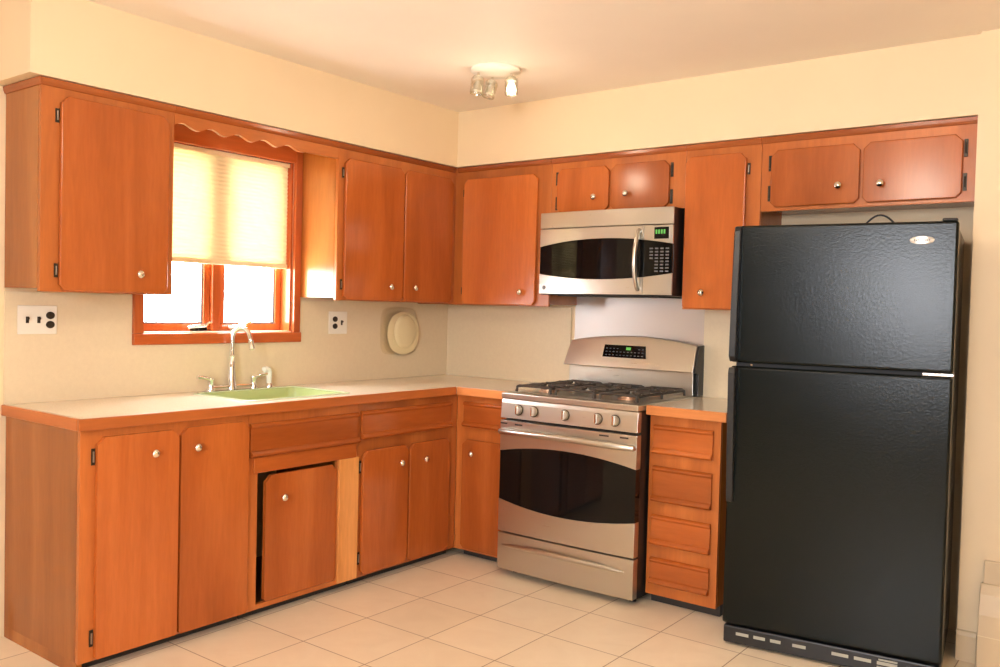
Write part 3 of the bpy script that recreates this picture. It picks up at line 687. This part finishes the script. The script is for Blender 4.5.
MB(BACK).lathe([(.011, 0), (.011, .001), (.0, .0012)], (1.0, mxf(1.0)+.0005, 1.452), (0, 1, 0), 18).build('round_emblem', M['badge_print'], md, 0, True)
b = MB(BACK); bowed(b, seg(DU+.002, MX1, lambda u: MZ0+.004), seg(DU+.002, MX1, bz), MV-.011, mxf); b.build('lower_fascia', M['steel'], t, .001, True)
b = MB(BACK); bowed(b, seg(DU+.002, MX1, tz), seg(DU+.002, MX1, lambda u: 1.754), MV-.011, mxf)
cp = b.build('control_panel', M['steel'], t, .001, True)
b = MB(BACK); bowed(b, seg(DU+.002, MX1-.001, lambda u: bz(u)+.0005), seg(DU+.002, MX1-.001, lambda u: tz(u)-.0005), MV-.010, lambda u: mxf(u)-.001); kp = b.build('keypad', M['black_glass'], cp, 0, True)
b = MB(BACK)
for c_ in range(4):
    for r_ in range(8):
        u = 1.612+c_*.027; z_ = 1.530+r_*.0155
        if c_ == 0 and r_ < 4: continue
        b.box(u, u+.017, mxf(u+.008)-.0012, mxf(u+.008)+.0006, z_, z_+.007)
b.build('key_marks', M['key'], kp)
MB(BACK).box(1.612, 1.708, mxf(1.64)-.006, mxf(1.64)+.0005, 1.688, 1.744).build('display', M['black_glass'], cp)
b = MB(BACK)
for k in range(4): b.box(1.640+k*.014, 1.649+k*.014, mxf(1.64)+.0006, mxf(1.64)+.0012, 1.712, 1.732)
b.build('clock_digits', M['green_led'], cp)
MB(BACK).box(1.05, 1.64, .08, MV-.05, MZ0-.006, MZ0-.0005).build('grease_filter', M['grey'], t, .001)
t.location.x -= .009

# ------------------------------------------------------------------ refrigerator (turned slightly in its alcove)
FO = Vector((2.202, -.822, 0)); FA = math.radians(7.6)
rf_ = thing('refrigerator', tuple(FO), 'black textured refrigerator with top freezer in the alcove', 'refrigerator')
rf_.rotation_euler = (0, 0, FA)
FW = .795; FT = 1.690
fm = lambda a, c, z: (FO.x + a, FO.y + c, z)     # a along the front, c = depth behind the door face; rotation comes from the empty
MB(fm).box(.004, FW-.004, .072, .70, .03, FT-.012).build('cabinet_body', M['fridge'], rf_, .006)
MB(fm).box(.012, FW-.012, .056, .0715, .10, FT-.02).build('door_gasket', M['grey'], rf_)
fd = MB(fm).box(0, FW, 0, .0555, 1.146, FT).build('freezer_door', M['fridge'], rf_, .010, False, 4)
dd = MB(fm).box(0, FW, 0, .0555, .092, 1.130).build('lower_door', M['fridge'], rf_, .010, False, 4)
def fhandle(z0, z1, thick_top, parent):
    b = MB(fm); hi_, lo_ = (.045, .018) if thick_top else (.018, .045)
    zs = [(z0, lo_*.6 if not thick_top else .010), (z0+.02, lo_), ((z0+z1)/2, (hi_+lo_)/2+.004), (z1-.02, hi_), (z1, hi_*.8 if thick_top else .010)]
    pts = [(-.0005, z) for z, d_ in zs] + [(-d_, z) for z, d_ in zs[::-1]]
    b.prism([(c, z) for c, z in pts], .003, .030, 0)
    return b.build('handle', M['black'], parent, .004)
fhandle(1.150, 1.686, False, fd); fhandle(.585, 1.126, True, dd)
b = MB(fm); b.lathe([(.041, 0), (.041, .003), (.036, .005), (0, .0052)], (.678, -.0005, 1.622), (0, -1, 0), 32, 1.0, .36)
bd = b.build('oval_badge', M['badge'], fd, 0, True)
b = MB(fm)
for k in range(9): b.box(.652+k*.006, .6555+k*.006, -.0068, -.0058, 1.6185, 1.6185+(.0075 if k in (0, 2, 5, 8) else .0055))
b.build('badge_lettering', M['badge_print'], bd)
MB(fm).box(FW-.055, FW-.004, .006, .05, FT+.0005, FT+.011).build('top_hinge_cover', M['black'], rf_, .005)
b = MB(fm); b.box(FW-.10, FW+.002, .006, .04, 1.1325, 1.1435); b.build('centre_hinge', M['chrome'], rf_, .002)
b = MB(fm); b.box(.08, .088, -.0006, .006, 1.1345, 1.1415); b.build('hinge_pin', M['chrome'], rf_)
gr = MB(fm).box(0.004, FW-.002, .012, .050, .010, .080).build('base_grille', M['black'], rf_, .006)
for a, l in ((.055, .05), (.125, .045), (.19, .04), (.275, .05), (.42, .06), (.50, .06), (.58, .07), (.68, .05)): MB(fm).box(a, a+l, .0105, .0125, .046, .058).build('vent_slot', M['slot'], gr)
for q in ((.585, .65, .062, .068), (.58, .65, .030, .040)): MB(fm).box(q[0], q[1], .0105, .0125, q[2], q[3]).build('vent_slot', M['slot'], gr)
for a in (.05, FW-.05): MB(fm).lathe([(.02, 0), (.02, .02), (.01, .029)], (a, .12, .0005), (0, 0, 1), 12).build('foot', M['black'], rf_)
for a in (.05, FW-.05): MB(fm).lathe([(.02, 0), (.02, .02), (.01, .029)], (a, .62, .0005), (0, 0, 1), 12).build('foot', M['black'], rf_)
# cord looping behind the refrigerator top
b = MB(); pp = []
for k in range(15):
    a = PI*k/14; pp.append((2.60+.14*k/14, -.52 + .05*k/14, FT-.012+.005+.062*math.sin(a)))
b.tube(pp, .004, 8)
o = b.build('power_cord', M['black'], None, 0, True); tag(o, 'thin black cord looping up from the refrigerator top', 'cord')

# ------------------------------------------------------------------ ceiling spot fixture
lx, ly = 1.045, -.915
t = thing('ceiling_spotlight', (lx, ly, CH), 'white round ceiling fixture with three small glass spotlights', 'ceiling light')
MB().lathe([(.118, -.0005), (.118, -.010), (.108, -.018), (.03, -.024), (0, -.024)], (lx, ly, CH), (0, 0, 1), 32).build('ceiling_plate', M['white_plastic'], t, 0, True)
e1 = Vector((math.cos(yaw), math.sin(yaw), 0)); e2 = Vector((math.sin(yaw), -math.cos(yaw), 0))
for a, c_, tilt, lit in ((-.080, .02, (-.10, .0), 0), (-.015, -.055, (-.25, .1), 0), (.074, .02, (.02, .05), 1)):
    o = Vector((lx, ly, CH)) + e1*a + e2*c_
    ar = MB().tube([o+Vector((0, 0, -.022)), o+Vector((0, 0, -.040))], .006, 8).build('swivel_arm', M['nickel'], t, 0, True)
    ax = (Vector((0, 0, -1)) + e1*tilt[0] + e2*tilt[1]).normalized(); s0 = o+Vector((0, 0, -.038))
    MB().lathe([(.012, 0), (.020, .004), (.022, .020), (.0, .0202)], s0, ax, 18).build('lamp_holder', M['white_plastic'], ar, 0, True)
    pr = [(.024, .004)]
    for k in range(9): pr.append((.030 + (.0018 if k % 2 else 0), .012+.009*k))
    pr += [(.028, .084), (.026, .078)]
    for k in range(8, -1, -1): pr.append((.027, .012+.009*k))
    pr.append((.022, .005))
    MB().lathe(pr+[pr[0]], s0, ax, 20).build('glass_shade', M['spot_glass'], ar, 0, True)
    MB().lathe([(.010, .022), (.022, .050), (.024, .066), (.018, .072), (0, .073)], s0, ax, 16).build('bulb', M['bulb'] if lit else M['white_plastic'], ar, 0, True)

point('spot_bulb', (1.103, -.985, CH-.36), 2.2, (1.0, 0.84, 0.62), 0.04)
# ------------------------------------------------------------------ heater at the right edge
t = thing('baseboard_heater', (3.6, -.38, 0), 'beige metal baseboard heater cover against the wall right of the refrigerator', 'heater')
MB(BACK).box(3.062, 4.6, .3405, .358, .318, .412).build('back_plate', M['heater'], t, .003)
b = MB(BACK); b.prism([(.3405, .004), (.402, .004), (.402, .13), (.398, .21), (.384, .285), (.366, .324), (.3405, .324)], 3.054, 4.6, 0); b.build('front_cover', M['heater'], t, .004, False, 3)
MB(BACK).box(3.0535, 4.6, .4022, .4032, .128, .131).build('seam', M['trim'], t)
